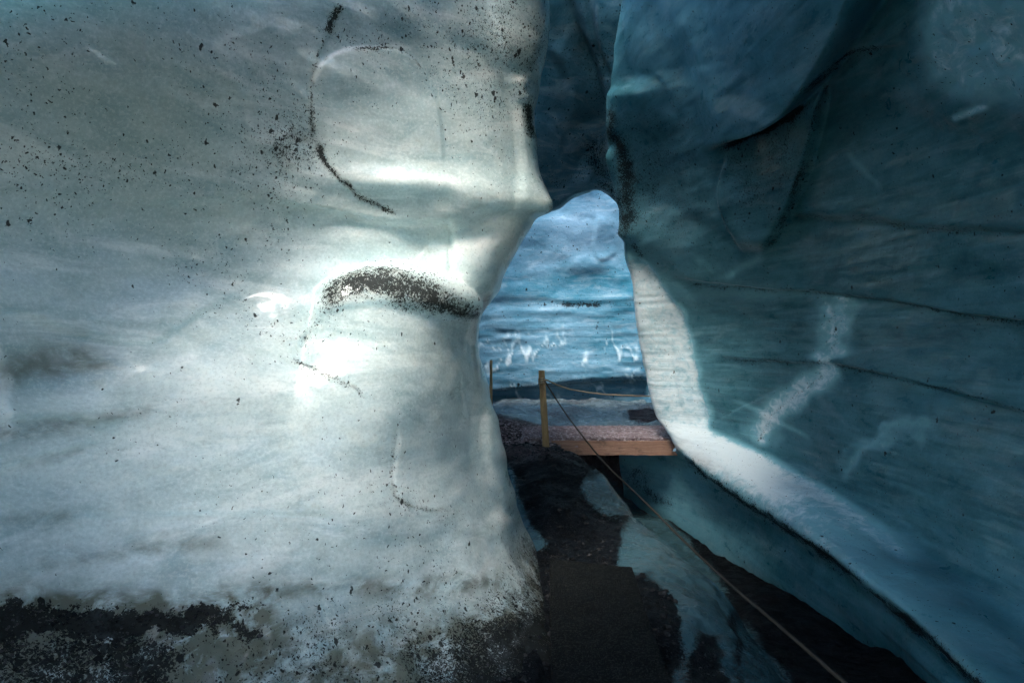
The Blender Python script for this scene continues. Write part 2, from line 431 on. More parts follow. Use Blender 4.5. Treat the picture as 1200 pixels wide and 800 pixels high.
pale = .35 + .5 * L.blob(300, 520, 330, 130) + .5 * L.blob(560, 290, 90, 70) + .3 * L.blob(380, 310, 70, 30) - .12 * sstep(200, 0, y) + .15 * L.blob(480, 620, 200, 90)  # hot spots of light are also painted paler in the base tone
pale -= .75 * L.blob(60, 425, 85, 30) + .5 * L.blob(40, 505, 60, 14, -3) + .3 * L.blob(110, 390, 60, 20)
frost = .9 * L.line([(-20, 400), (8, 440), (0, 480), (15, 520)], 16, .1, 10, .05) + .6 * L.blob(575, 285, 40, 35, -35) + .45 * L.blob(240, 450, 90, 25) + .5 * L.blob(370, 312, 55, 16) + .4 * L.blob(470, 212, 70, 9)  # the blobs paint hot spots of light into the colour
frost += .7 * L.line([(400, 690), (480, 686), (520, 692)], 6, .2, 4) + .9 * L.blob(145, 750, 18, 8, -20)
smudge = .5 * L.line([(0, 612), (60, 604), (100, 603)], 9, .2, 5) + .45 * L.line([(40, 660), (130, 645), (210, 640), (280, 636)], 12, .15, 9) + .55 * L.line([(250, 705), (330, 694), (420, 690), (500, 688), (600, 680)], 10, .1, 8)
smudge += .6 * L.line([(100, 495), (150, 487), (185, 483)], 6, .2, 2) + .3 * L.line([(20, 545), (60, 540), (110, 520)], 6, .2, 3) + .4 * sstep(700, 800, y) + .25 * sstep(540, 640, x) * sstep(560, 660, y)
smudge += .8 * L.line([(-20, 440), (50, 425), (110, 420), (150, 410)], 22, .25, 14) + .7 * L.line([(-20, 512), (40, 505), (90, 496), (120, 495)], 11, .2, 5) + .35 * sstep(690, 760, y) * sstep(650, 300, x)  # first line paints the hollow dark, its shade put into the colour
smudge += .8 * L.line([(-100, 722), (60, 718), (160, 724), (280, 722), (320, 735)], 26, .08, 16, .05)
smudge += .55 * L.poly([(-300, 670), (0, 690), (150, 700), (300, 705), (330, 760), (200, 900), (-300, 950)], 30, 30, .03) + .45 * sstep(640, 780, y) * sstep(300, 600, x)
smudge += .65 * sstep(.25, .8, dirt) + .25 * L.poly([(0, 640), (640, 600), (700, 900), (-300, 950)], 60, 40, .02)
smudge += .1 * sstep(240, 60, y)  # greyer towards the top of the wall
set_atts(L, pale=pale, dirt=dirt, frost=frost, smudge=smudge)
M_left = ice_mat('pale_ice', (.23, .36, .385), (.60, .69, .67), (.88, .9, .87), spk=42, bump=.22, sss=.6, rough=.24, coat=.4, coatr=.13, veil=.5, strsc=(1, 1, 2.6), glow=(.78, .86, .85), smudge=(.115, .125, .10), sssr=.3)
left = L.build('ice_wall', M_left)
tag(left, 'pale grey white ice wall with black grit specks and a grit capped dome, left of the gap', 'ice wall')

# ================================================================== RIGHT WALL
A = [  # (A silhouette) B C D E F G, from the roof down to the gully
 [(742, -300, 3.6), (800, -300, 3.2), (900, -300, 2.7), (1000, -300, 2.3), (1100, -300, 1.95), (1250, -300, 1.6), (1600, -300, 1.1)],
 [(722, 0, 4.6), (800, 0, 4.0), (900, 0, 3.4), (1000, 0, 2.95), (1100, 0, 2.55), (1250, 0, 2.1), (1600, 0, 1.4)],
 [(716, 150, 5.4), (800, 150, 4.7), (900, 150, 4.0), (1000, 150, 3.5), (1100, 150, 3.0), (1250, 150, 2.4), (1600, 150, 1.55)],
 [(735, 235, 5.8), (770, 235, 5.45), (900, 230, 4.35), (1000, 230, 3.75), (1100, 230, 3.2), (1250, 230, 2.55), (1600, 230, 1.62)],
 [(734, 288, 6.0), (756, 290, 5.8), (900, 290, 4.6), (1000, 290, 3.9), (1100, 290, 3.3), (1250, 290, 2.62), (1600, 290, 1.66)],
 [(742, 345, 6.1), (788, 345, 5.85), (900, 350, 4.8), (1000, 350, 4.0), (1100, 350, 3.4), (1250, 350, 2.66), (1600, 350, 1.7)],
 [(754, 410, 6.2), (810, 410, 5.9), (900, 410, 4.95), (1000, 420, 4.1), (1100, 430, 3.45), (1250, 440, 2.7), (1600, 470, 1.7)],
 [(760, 460, 6.2), (820, 465, 5.85), (900, 500, 5.08), (1000, 540, 4.15), (1100, 590, 3.42), (1250, 670, 2.6), (1600, 800, 1.6)],
 [(768, 487, 6.2), (830, 500, 5.8), (900, 532, 5.08), (1000, 590, 4.08), (1100, 652, 3.32), (1250, 765, 2.46), (1600, 1000, 1.5)],
 [(779, 507, 6.1), (830, 527, 5.6), (900, 562, 4.8), (1000, 630, 3.6), (1100, 700, 2.86), (1250, 830, 2.12), (1600, 1120, 1.32)],
 [(789, 526, 6.05), (833, 558, 5.4), (900, 599, 4.45), (1000, 670, 3.28), (1100, 750, 2.55), (1250, 900, 1.9), (1600, 1250, 1.2)],
 [(788, 533, 6.3), (835, 567, 5.75), (903, 610, 4.8), (1002, 684, 3.6), (1102, 767, 2.8), (1250, 920, 2.12), (1600, 1270, 1.36)],
 [(760, 556, 6.8), (820, 605, 5.95), (892, 645, 4.85), (1000, 715, 3.6), (1095, 788, 2.8), (1250, 950, 2.12), (1600, 1310, 1.38)],
 [(742, 590, 7.1), (808, 642, 5.95), (880, 678, 4.9), (1002, 745, 3.65), (1092, 810, 2.86), (1250, 985, 2.16), (1600, 1350, 1.4)],
 [(745, 680, 7.2), (812, 720, 6.0), (884, 760, 5.0), (1006, 850, 3.75), (1096, 960, 2.92), (1250, 1150, 2.2), (1600, 1600, 1.42)],
]
grid = []
for i, r in enumerate(A):
    (ax, ay, ad) = r[0]
    pre = [(ax + 260, ay, ad + 5.0), (ax + 110, ay, ad + 2.0), (ax + 40, ay, ad + .8), (ax + 8, ay, ad + .25)]
    g = r[-1]
    if i >= 11:
        pre = [(ax - 170, ay - 50, ad + 4.5), (ax - 105, ay - 34, ad + 2.2), (ax - 55, ay - 20, ad + 1.), (ax - 16, ay - 6, ad + .3)]
    grid.append(pre + r)
Rw = Patch.__new__(Patch).build_from(grid, 2.6, (1.9, -1.0), 1)
nn = Rw.normals().reshape(*Rw.shape, 3)[Rw.shape[0] // 2, Rw.shape[1] * 2 // 3]
if nn[0] > 0: Rw.flip = True
Q = Rw.q; x, y = Q.T
vis = sstep(690, 730, x)
Rw.disp += .07 * fbm(Rw.P, (.8, .8, 1.2), 3, 40) * vis + .007 * fbm(Rw.P, (3, 3, 7), 4, 44)
Rw.disp += .006 * fbm(Rw.P, (2, 2, 28), 4, 46)
# hanging lobe with a crisp lower edge
lobe = [(828, 178), (862, 163), (905, 144), (945, 112), (985, 58), (1016, -5), (1050, -110), (1080, -200)]
Rw.fold(lobe, .2, 4, 150, 70, .7, .9, .1)
Rw.fold([(952, 108), (946, 160), (933, 215), (918, 255), (896, 300)][::-1], .09, 3, 90, 40, .8, .7, .12)
Rw.fold([(852, 178), (850, 230), (865, 270), (880, 298)], .04, 3, 40, 40, .5, .5, .15)
Rw.fold([(716, -40), (722, 45), (735, 95), (738, 112)][::-1], .12, 4, 30, 60, -.7, .7, .12)
Rw.fold([(738, 92), (755, 88), (778, 100), (792, 135)], .02, 3, 40, 40, .5, .5, .2)
Rw.fold([(942, 115), (975, 80), (1020, 70), (1050, 60)], .04, 5, 40, 40, .7, .4, .2)
Rw.disp += .07 * Rw.line([(706, 175), (722, 205), (736, 245), (737, 285)], 12, .1)
# fin: crease where the bright edge meets the wall
fin = [(742, 292), (770, 330), (795, 365), (808, 405), (815, 445), (828, 492), (838, 508)]
Rw.fold(fin, .07, 3, 60, 60, -.5, .9, .1)
Rw.fold([(788, 395), (790, 440), (800, 480), (812, 500)], .02, 3, 20, 20, .6, .4, .2)
# creases along the wall
Rw.fold([(780, 325), (900, 338), (970, 345), (1050, 355), (1130, 368), (1300, 385)], .05, 3, 70, 60, .5, .7, .1)
Rw.fold([(830, 418), (920, 425), (980, 428), (1060, 445), (1150, 470), (1300, 520)], .05, 3, 70, 60, .5, .6, .1)
Rw.fold([(900, 260), (1000, 258), (1100, 268), (1300, 270)], .06, 8, 90, 90, .5, .6, .1)
Rw.ridge([(885, 522), (905, 480), (935, 455), (975, 425)], -.012, 4)
Rw.ridge([(975, 425), (965, 390), (975, 350)], -.012, 4)
Rw.ridge([(990, 560), (1010, 525), (1040, 500)], -.012, 5)
Rw.disp += .03 * Rw.blob(905, 570, 40, 18, 30)
Rw.disp += .05 * fbm(Rw.P, (5, 5, 5), 3, 61) * Rw.poly([(1040, -60), (1300, -60), (1300, 230), (1120, 200), (1020, 100)], 40)
Rw.bake()
dirt = .02 + 0 * x
dirt += .3 * Rw.blob(770, 200, 45, 60) + .3 * Rw.poly([(855, 180), (940, 130), (930, 210), (915, 250), (870, 260)], 12) + .05 * Rw.blob(800, 200, 120, 90)
dirt += .8 * Rw.line([(715, 120), (720, 160), (732, 195), (738, 240), (735, 285)], 9, .08, 6, .05) + .75 * Rw.line([(690, 165), (700, 195), (715, 215)], 8, .1, 5)
dirt += .7 * Rw.line([(736, 285), (745, 292), (752, 305)], 5, .2, 2) + .6 * Rw.line([(852, 232), (860, 262), (872, 292)], 2.5, .15, 3)
dirt += 1.2 * Rw.line([(838, 178), (866, 166), (905, 150), (938, 124)], 6, .15, 3) + .62 * Rw.line([(952, 108), (944, 160), (932, 215), (918, 255), (900, 292)], 2.6, .05, 1.5)
dirt += .8 * Rw.line([(945, 112), (975, 80), (1025, 72)], 4, .2, 3)
for pl, ww, a in (([(800, 335), (900, 340), (970, 346), (1050, 357), (1130, 372), (1300, 392)], 2.4, .62), ([(840, 422), (930, 425), (980, 430), (1060, 446), (1150, 468), (1300, 520)], 3, .62),
                  ([(918, 254), (1000, 262), (1100, 272), (1200, 276)], 3, .45), ([(795, 531), (835, 562), (900, 603), (1000, 676), (1100, 758), (1180, 830)], 4.5, 1.0)):
    dirt += a * Rw.line(pl, ww, .04, 3, .08)
dirt += .5 * Rw.line([(1008, 640), (1020, 645), (1027, 653)], 1.6, .2, 1) + .75 * Rw.line([(752, 570), (770, 585), (790, 592)], 4, .2, 6, .1) + .6 * Rw.poly([(735, 545), (760, 545), (756, 575), (735, 575)], 6, 8)
finm = Rw.poly([(700, 200), (745, 292), (772, 330), (797, 365), (811, 405), (818, 445), (834, 505), (780, 530), (730, 480), (700, 300)], 9, 5, .06)
led = Rw.poly([(700, 480), (838, 508), (900, 534), (960, 566), (1050, 618), (1130, 668), (1250, 765), (1500, 950), (1500, 1180), (1250, 900), (1100, 752), (1000, 672), (900, 600), (790, 528)], 8)
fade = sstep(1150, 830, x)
pale = -.12 + .35 * Rw.poly([(700, -200), (720, 40), (740, 105), (828, 178), (862, 163), (905, 144), (945, 112), (985, 58), (1016, -5), (1080, -200)], 12) + .62 * sstep(960, 740, x) * sstep(150, 320, y) + .95 * finm * sstep(290, 310, y) + led * (.5 + .45 * fade)  # hanging lobe paler: its light is put into the tone
pale += .3 * Rw.poly([(852, 178), (940, 128), (945, 160), (932, 215), (915, 260), (895, 295), (870, 270)], 8) - .3 * Rw.blob(1090, 270, 210, 110) + .25 * Rw.blob(770, 240, 50, 60) + .2 * Rw.blob(890, 370, 120, 80) - .35 * sstep(860, 1120, x)  # darker to the far right and upper right: shade put into the tone
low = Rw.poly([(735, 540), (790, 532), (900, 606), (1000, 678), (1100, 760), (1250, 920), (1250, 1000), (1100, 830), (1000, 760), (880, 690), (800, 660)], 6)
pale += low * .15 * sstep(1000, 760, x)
frost = .95 * finm * sstep(290, 320, y) + .8 * Rw.line([(884, 524), (905, 485), (940, 455), (978, 425)], 17, .08, 9, .06) + .6 * Rw.line([(975, 425), (970, 390), (980, 345)], 22, .1, 14, .06)
frost += led * (.62 * sstep(1220, 840, x) + .8 * Rw.blob(835, 525, 60, 30))  # ledge whitened, most of all beside the fin
frost += .33 * Rw.line([(990, 575), (1010, 530), (1050, 505), (1110, 500)], 12, .15, 22, .05) + .35 * Rw.blob(880, 345, 70, 10) + .9 * Rw.blob(905, 570, 38, 14, 30) + .35 * Rw.line([(850, 520), (960, 580), (1080, 660)], 8, .15, 4)
frost += .5 * Rw.poly([(1060, -60), (1260, -60), (1260, 110), (1130, 130), (1060, 60)], 30, 40, .02) + .5 * Rw.line([(1105, 145), (1130, 136), (1150, 130)], 5, .2, 3) + .25 * Rw.line([(980, 180), (1000, 200), (1030, 225)], 5, .2, 3)  # the corner patch paints a speckled white sheen into the colour
dirt += .5 * Rw.line([(884, 524), (893, 500), (912, 477), (940, 455), (965, 436)], 1.5, .1, 3, .1) + .4 * Rw.line([(968, 415), (975, 395), (968, 365)], 1.5, .1, 3, .1)
frost += .3 * Rw.line([(840, 470), (870, 475), (960, 520)], 3, .2, 2) + .3 * Rw.line([(850, 330), (870, 315), (905, 298)], 6, .2, 4)
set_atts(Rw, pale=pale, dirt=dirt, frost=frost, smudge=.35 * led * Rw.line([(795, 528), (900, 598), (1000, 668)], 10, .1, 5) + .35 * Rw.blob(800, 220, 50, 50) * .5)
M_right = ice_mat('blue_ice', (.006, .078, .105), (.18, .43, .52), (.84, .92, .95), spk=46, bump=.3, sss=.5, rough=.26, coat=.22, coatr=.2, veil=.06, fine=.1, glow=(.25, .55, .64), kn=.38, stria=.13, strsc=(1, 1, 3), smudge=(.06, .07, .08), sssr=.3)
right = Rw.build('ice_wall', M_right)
tag(right, 'dark teal blue ice wall with a white fin and a long ledge sweeping right of the gap', 'ice wall')

# ================================================================== PASSAGE ROOF
grid = []
for y0, d in ((-10, 6.0), (-40, 5.4), (-38, 5.1), (0, 5.2), (100, 6.0), (170, 6.7), (206, 7.2)):
    grid.append([(px, y0 + (min(20, 0.007 * (px - 685) ** 2) if y0 > 100 else 0), d + dd) for px, dd in ((300, -.6), (450, -.1), (560, 0), (640, .1), (700, .2), (760, .1), (900, -.2), (1050, -.6))])
grid.append([(px, 213 + min(36, .013 * (px - 688) ** 2), d) for px, d in ((300, 7.2), (450, 7.3), (560, 7.4), (640, 7.5), (700, 7.5), (760, 7.5), (900, 7.3), (1050, 7.2))])
grid.append([(px, 202 + min(36, .013 * (px - 688) ** 2), d) for px, d in ((300, 7.5), (450, 7.6), (560, 7.7), (640, 7.8), (700, 7.8), (760, 7.8), (900, 7.6), (1050, 7.5))])
grid.append([(px, 120, 8.5) for px in (300, 450, 560, 640, 700, 760, 900, 1050)])
P = Patch(grid, 3)
nn = P.normals()[len(P.P) // 2]
if nn[1] > 0: P.flip = True
P.disp += .12 * fbm(P.P, (1, 1, 1), 4, 70)
P.fold([(668, -60), (680, 20), (700, 80), (712, 130), (708, 170), (690, 200), (660, 214)], .18, 5, 60, 60, .6, .7, .1)
P.fold([(690, -30), (700, 40), (720, 90)], .1, 4, 40, 40, .6, .6, .1)
P.fold([(640, 60), (664, 90), (668, 150)], .08, 8, 40, 40, .6, .6, .15)
P.bake()
x, y = P.q.T
dirt = .06 + .8 * P.line([(712, 110), (716, 135), (718, 160)], 5, .1, 3) + .55 * P.line([(705, 165), (700, 190), (710, 215), (735, 240)], 12, .1, 6) + .3 * P.blob(715, 90, 20, 60) + .3 * P.line([(640, 214), (665, 212), (700, 190)], 3, .1, 2)
set_atts(P, pale=.1 + .15 * P.blob(660, 150, 60, 50), dirt=dirt, smudge=.5 * P.blob(690, 60, 25, 60) + .3 * P.blob(655, 100, 18, 60))
M_roof = ice_mat('roof_ice', (.03, .17, .22), (.26, .43, .50), spk=24, bump=.5, sss=.0, rough=.3, strsc=(1, 1, 1.5), smudge=(.03, .04, .05), coat=.2, fine=.3)
roof = P.build('ice_ceiling', M_roof)
tag(roof, 'dark blue ice ceiling with a dirty rib hanging over the narrow gap', 'ice ceiling')

# ================================================================== FAR CHAMBER
grid = []
prof = ((-60, 10.3), (30, 10.6), (120, 10.9), (200, 11.2), (260, 11.35), (310, 11.5), (350, 11.5), (400, 11.5), (440, 11.45), (470, 11.5), (520, 11.6))
for y0, d in prof:
    grid.append([(px, y0, d * k) for px, k in ((330, .62), (430, .84), (520, .96), (600, 1.), (680, 1.0), (760, .97), (850, .86), (980, .64))])
B = Patch(grid, 2.2)
nn = B.normals()[len(B.P) // 2]
if nn[1] > 0: B.flip = True
x, y = B.q.T
lowm = sstep(345, 372, y)
B.disp += -.0 + .22 * fbm(B.P, (.6, .6, .9), 3, 80) * (1 - .6 * lowm)
B.disp += .05 * fbm(B.P, (1.2, 1.2, 9), 4, 82) * lowm
_P = B.P @ np.array([[.8, .36, .48], [-.6, .48, .64], [0, -.8, .6]])
_wv = np.c_[fbm(_P, (1.4,) * 3, 3, 501), fbm(_P, (1.4,) * 3, 3, 502), fbm(_P, (1.4,) * 3, 3, 503)]
_P2 = (B.P * (1.3, 1, .34) + .30 * _wv) @ np.array([[.8, .36, .48], [-.6, .48, .64], [0, -.8, .6]])
squig = (1 - np.abs(fbm(_P2, (3.4,) * 3, 2, 84)) * 6).clip(0, 1)
squig = squig ** 2 * sstep(.0, .3, fbm(_P, (1.8,) * 3, 2, 600) + .12)
# scallops with raised rims in the lower half
B.disp += .03 * squig * sstep(350, 420, y) * sstep(470, 440, y)
B.fold([(560, 352), (620, 350), (690, 354), (760, 350)], .03, 3, 30, 40, .7, .6, .05)
B.fold([(560, 330), (630, 322), (660, 315), (700, 322), (730, 328), (750, 318)], .012, 4, 30, 40, .6, .6, .05, 6)
B.fold([(700, 250), (695, 290), (705, 305), (725, 295)], .05, 3, 20, 20, .5, .5, .1)
B.fold([(560, 460), (640, 452), (700, 446), (760, 444)], .25, 3, 40, 40, .7, .7, .05)
B.bake()
dirt = .03 + .9 * B.line([(655, 357), (670, 358), (680, 356), (705, 357)], 3, .1, 3, .2) + .5 * B.line([(560, 456), (640, 450), (700, 446), (760, 443)], 2.6, .05, 2) + .35 * B.line([(600, 352), (650, 356), (710, 358), (750, 356)], 1.5, .1, 2)
dirt += .25 * B.line([(630, 295), (660, 294), (680, 291)], 2, .1, 2) + .4 * B.line([(620, 399), (650, 405), (680, 408)], .8, .1)
pale = .25 + .6 * B.blob(690, 270, 60, 45) - .7 * B.blob(690, 335, 80, 16) - .35 * B.blob(650, 240, 40, 14) - .3 * B.blob(745, 380, 40, 60) + .2 * B.blob(620, 300, 40, 30) + .1 * B.blob(620, 400, 60, 40)
frost = .95 * squig * sstep(365, 425, y)  # highlights along the scallop rims, painted bright into the colour
set_atts(B, pale=pale, dirt=dirt, frost=frost, smudge=.5 * B.line([(560, 458), (640, 453), (760, 446)], 5, .05, 3), st=.12 + .88 * sstep(335, 352, y))
M_back = ice_mat('chamber_ice', (.008, .15, .24), (.17, .32, .45), (.62, .74, .84), spk=16, bump=.4, sss=.0, rough=.36, stria=.45, strsc=(1, 1, 1.6), coat=.05, fine=.3, veil=.2, glow=(.42, .58, .68))
back = B.build('ice_wall', M_back)
tag(back, 'bright blue banded ice wall of the far chamber, seen through the gap', 'ice wall')

# ================================================================== GROUND (world heights)
def gheight(X, Y):
    xe = np.interp(Y, [-3, 1.5, 2.3, 2.6, 3.1, 3.6, 4.2, 4.9, 5.5, 6.2, 6.8, 7.6, 9], [.8, .85, .92, 1.0, 1.13, 1.2, 1.17, 1.02, .84, .6, .7, 1.6, 6])
    top = .1 + .26 * sstep(3.9, 6.1, Y) - .05 * sstep(6.4, 7.2, Y)
    top = top + .16 * np.exp(-((X + .35) ** 2 / .5 + (Y - 7.4) ** 2 / .4))
    top = top + .09 * np.exp(-((X - .3) / .42) ** 2 - ((Y - 5.0) / .9) ** 2)
    gul = np.interp(Y, [0, 2.0, 2.8, 3.65, 4.8, 5.6, 9], [-.1, -.16, -.24, -.37, -.5, -.55, -.45])
    w = np.interp(Y, [3.8, 5.2], [.62, .3])
    t = np.clip((X - xe + .5 * w) / w, 0, 1.6)
    k = np.clip(t, 0, 1)
    f = k * k * (1.0 + .0 * k)                       # rounded shoulder, steep below
    z = top + (gul - top) * np.clip(f, 0, 1)
    z = z + .02 * (X < xe)*0
    return z, xe
def ground_patch(xs, ys):
    X, Y = np.meshgrid(xs, ys)
    Z, xe = gheight(X, Y)
    return X, Y, Z, xe
class GP(Patch):
    def __init__(s, xs, ys):
        X, Y, Z, xe = ground_patch(xs, ys)
        s.shape = X.shape; s.P = np.stack([X, Y, Z], -1).reshape(-1, 3)
        s.xe = xe.ravel(); s.att = {}; s.disp = np.zeros(len(s.P)); s.flip = False
        Yc = np.maximum(s.P[:, 1], .3)
        s.q = np.c_[600 + s.P[:, 0] / Yc * F, 400 - (s.P[:, 2] - EYE) / Yc * F]
G = GP(np.concatenate([np.linspace(-4, -1.2, 15), np.linspace(-1.15, 2.9, 420), np.linspace(3, 7, 14)]),
       np.concatenate([np.linspace(-3, 1.2, 14), np.linspace(1.22, 7.6, 620), np.linspace(7.65, 14, 150)]))
if G.normals()[len(G.P) // 2][2] < 0: G.flip = True
far = sstep(7.4, 8.2, G.P[:, 1])
flat = G.poly([(636, 668), (748, 668), (790, 900), (630, 900)], 6)
G.disp += (.07 * fbm(G.P, (2.2, 2.2, 2), 4, 90) + .012 * fbm(G.P, (14, 14, 14), 4, 92)) * (1 - .85 * flat) + .14 * far * fbm(G.P, (1.1, 1.6, 1), 4, 95)
G.disp += .10 * G.blob(600, 487, 40, 9) * far
G.bake()
x, y = G.q.T
onbank = sstep(.1, -.02, G.P[:, 0] - G.xe)
icep = G.poly([(742, 602), (762, 600), (800, 628), (833, 662), (853, 705), (863, 760), (866, 900), (790, 900), (792, 800), (800, 755), (790, 712), (765, 688), (735, 672), (722, 655), (730, 622)], 14, 9, .06)
icep *= 1 - G.poly([(745, 672), (770, 678), (792, 705), (796, 740), (785, 775), (778, 800), (760, 760)], 14, 8, .06)
icep *= 1 - G.poly([(822, 735), (846, 740), (850, 800), (845, 900), (800, 900), (805, 775)], 14, 9, .06)
icep = np.maximum(icep, .62 * G.poly([(700, 545), (735, 575), (765, 602), (740, 612), (700, 600), (680, 575)], 10, 12, .06))
icep = np.maximum(icep, .8 * G.poly([(588, 540), (600, 545), (612, 585), (640, 640), (620, 650), (590, 590)], 6, 8, .06))
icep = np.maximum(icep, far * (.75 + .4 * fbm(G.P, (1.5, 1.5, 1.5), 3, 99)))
icep = np.maximum(icep, .9 * sstep(.2, .05, G.P[:, 0] - G.xe) * sstep(-.1, .05, G.P[:, 0] - G.xe) * (G.P[:, 1] < 5.6) * (G.P[:, 1] > 4.))
gullyice = G.poly([(862, 715), (885, 735), (925, 790), (960, 860), (866, 900)], 10, 6)
icep = np.maximum(icep, gullyice * .6)
icep *= 1 - .9 * G.poly([(735, 480), (760, 478), (790, 490), (790, 498), (740, 490)], 3) 
red = G.blob(590, 480, 60, 22) + G.blob(620, 530, 60, 10) + .6 * sstep(6.2, 7, G.P[:, 1])
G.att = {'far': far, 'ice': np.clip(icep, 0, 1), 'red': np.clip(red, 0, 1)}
def ground_mat():
    t = NT('black_grit')
    co = t.n('TexCoord').outputs['Object']
    ice = t.att('ice'); red = t.att('red')
    n1 = t.noise(co, 14, 8, .75, .4)
    n2 = t.noise(co, 90, 4, .7)
    v = t.n('TexVoronoi', {'Vector': co, 'Scale': 130.})
    grit = t.mix(t.remap(n2, .35, .7), (.002, .003, .0045), (.009, .011, .014))
    rnd = t.n('SeparateColor', {0: v.outputs['Color']}).outputs
    grit = t.mix(t.math('MULTIPLY', t.math('GREATER_THAN', rnd[0], .93), .5), grit, (.06, .062, .065))
    grit = t.mix(t.math('MULTIPLY', red, t.remap(n1, .35, .6, .2, .9)), grit, (.13, .085, .09))
    icol = t.mix(t.noise(co, 3.5, 7, .65, .5), (.012, .055, .07), (.085, .16, .18))
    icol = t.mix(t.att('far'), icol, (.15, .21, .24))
    m = t.remap(t.math('ADD', t.math('ADD', ice, t.math('MULTIPLY', t.math('SUBTRACT', n1, .5), .9)), t.math('MULTIPLY', t.math('SUBTRACT', n2, .5), 1.7)), .42, .62)
    col = t.mix(m, grit, icol)
    wet = t.noise(co, 5, 5, .6)
    rg = t.math('ADD', t.math('MULTIPLY', m, -.45), t.remap(wet, .4, .65, .45, .85))
    h = t.math('ADD', t.math('MULTIPLY', n2, .010), t.math('MULTIPLY', n1, .03))
    h = t.math('ADD', h, t.math('MULTIPLY', v.outputs['Distance'], -.006))
    bp = t.n('Bump', {'Strength': t.math('SUBTRACT', .9, t.math('MULTIPLY', m, .55)), 'Distance': 1., 'Height': h}).outputs[0]
    b = t.n('BsdfPrincipled', {'Base Color': col, 'Roughness': rg, 'Normal': bp, 'Specular IOR Level': t.math('ADD', .1, t.math('MULTIPLY', m, .35))})
    t.t.links.new(b.outputs[0], t.out.inputs[0])
    return t.m
M_ground = ground_mat()
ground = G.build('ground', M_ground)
tag(ground, 'black volcanic grit over glacier ice on the cave floor', None, kind='structure')

# ------------------------------------------------------------------ simple mesh helper
def mesh_obj(name, verts, faces, mat, parent=None, smooth=False):
    me = bpy.data.meshes.new(name); me.from_pydata([tuple(v) for v in verts], [], faces); me.update()
    if smooth: me.polygons.foreach_set('use_smooth', [True] * len(me.polygons))
    me.materials.append(mat)
    o = bpy.data.objects.new(name, me); COL.objects.link(o)
    if parent: o.parent = parent; o.matrix_parent_inverse.identity(); 
    return o

def gz(X, Y):
    return float(gheight(np.array([float(X)]), np.array([float(Y)]))[0][0])

def grit_mat(name, a, b, c, stones=60., bump=.02):
    t = NT(name)
    co = t.n('TexCoord').outputs['Object']
    v = t.n('TexVoronoi', {'Vector': co, 'Scale': stones})
    rnd = t.n('SeparateColor', {0: v.outputs['Color']}).outputs
    col = t.mix(t.remap(t.noise(co, 9, 6, .7), .35, .65), a, b)
    col = t.mix(t.math('MULTIPLY', t.math('GREATER_THAN', rnd[0], .75), .8), col, c)
    h = t.math('ADD', t.math('MULTIPLY', v.outputs['Distance'], -bump * .6), t.math('MULTIPLY', t.noise(co, 60, 4, .7), bump * .5))
    bp = t.n('Bump', {'Strength': .8, 'Distance': 1., 'Height': h}).outputs[0]
    bs = t.n('BsdfPrincipled', {'Base Color': col, 'Roughness': .8, 'Normal': bp, 'Specular IOR Level': .12})
    t.t.links.new(bs.outputs[0], t.out.inputs[0])
    return t.m

def wood_mat(name, a, b, axis=2, dirty=0.):
    t = NT(name)
    co = t.n('TexCoord').outputs['Object']
    sc = [26, 26, 26]; sc[axis] = 1.6
    g = t.noise(t.scale(co, tuple(sc)), 2.2, 7, .65, .8)
    col = t.mix(t.remap(g, .3, .7), a, b)
    w = t.noise(co, 7, 6, .7, .3)
    col = t.mix(t.math('MULTIPLY', t.remap(w, .5, .72), .55 + dirty * .4), col, (.05, .04, .035))
    bp = t.n('Bump', {'Strength': .5, 'Distance': .01, 'Height': g}).outputs[0]
    bs = t.n('BsdfPrincipled', {'Base Color': col, 'Roughness': .62, 'Normal': bp})
    t.t.links.new(bs.outputs[0], t.out.inputs[0])
    return t.m

def rough_box(name, corners8, mat, parent=None, sub=10, amp=.004, seed=0, sub3=None):
    """box from 8 corners (4 bottom ring, 4 top ring), each side subdivided, edges softened with noise"""
    c = np.array(corners8, float)
    nu, nv, nw = sub3 or (sub, sub, sub)
    V = {}; verts = []; faces = []
    def pt(u, v, w):
        k = (round(u, 5), round(v, 5), round(w, 5))
        if k in V: return V[k]
        b = (c[0] * (1 - u) + c[1] * u) * (1 - v) + (c[3] * (1 - u) + c[2] * u) * v
        tp = (c[4] * (1 - u) + c[5] * u) * (1 - v) + (c[7] * (1 - u) + c[6] * u) * v
        V[k] = len(verts); verts.append(b * (1 - w) + tp * w); return V[k]
    def sheet(fn, a, b, fl):
        for i in range(a):
            for j in range(b):
                q = [fn(i / a, j / b), fn((i + 1) / a, j / b), fn((i + 1) / a, (j + 1) / b), fn(i / a, (j + 1) / b)]
                faces.append(q[::-1] if fl else q)
    sheet(lambda u, v: pt(u, v, 0), nu, nv, True); sheet(lambda u, v: pt(u, v, 1), nu, nv, False)
    sheet(lambda u, w: pt(u, 0, w), nu, nw, False); sheet(lambda u, w: pt(u, 1, w), nu, nw, True)
    sheet(lambda v, w: pt(0, v, w), nv, nw, True); sheet(lambda v, w: pt(1, v, w), nv, nw, False)
    P_ = np.array(verts); ctr = P_.mean(0)
    P_ = P_ + amp * np.c_[fbm(P_, (11, 11, 11), 3, seed), fbm(P_, (11, 11, 11), 3, seed + 5), fbm(P_, (11, 11, 11), 3, seed + 9)]
    return mesh_obj(name, P_, faces, mat, parent)

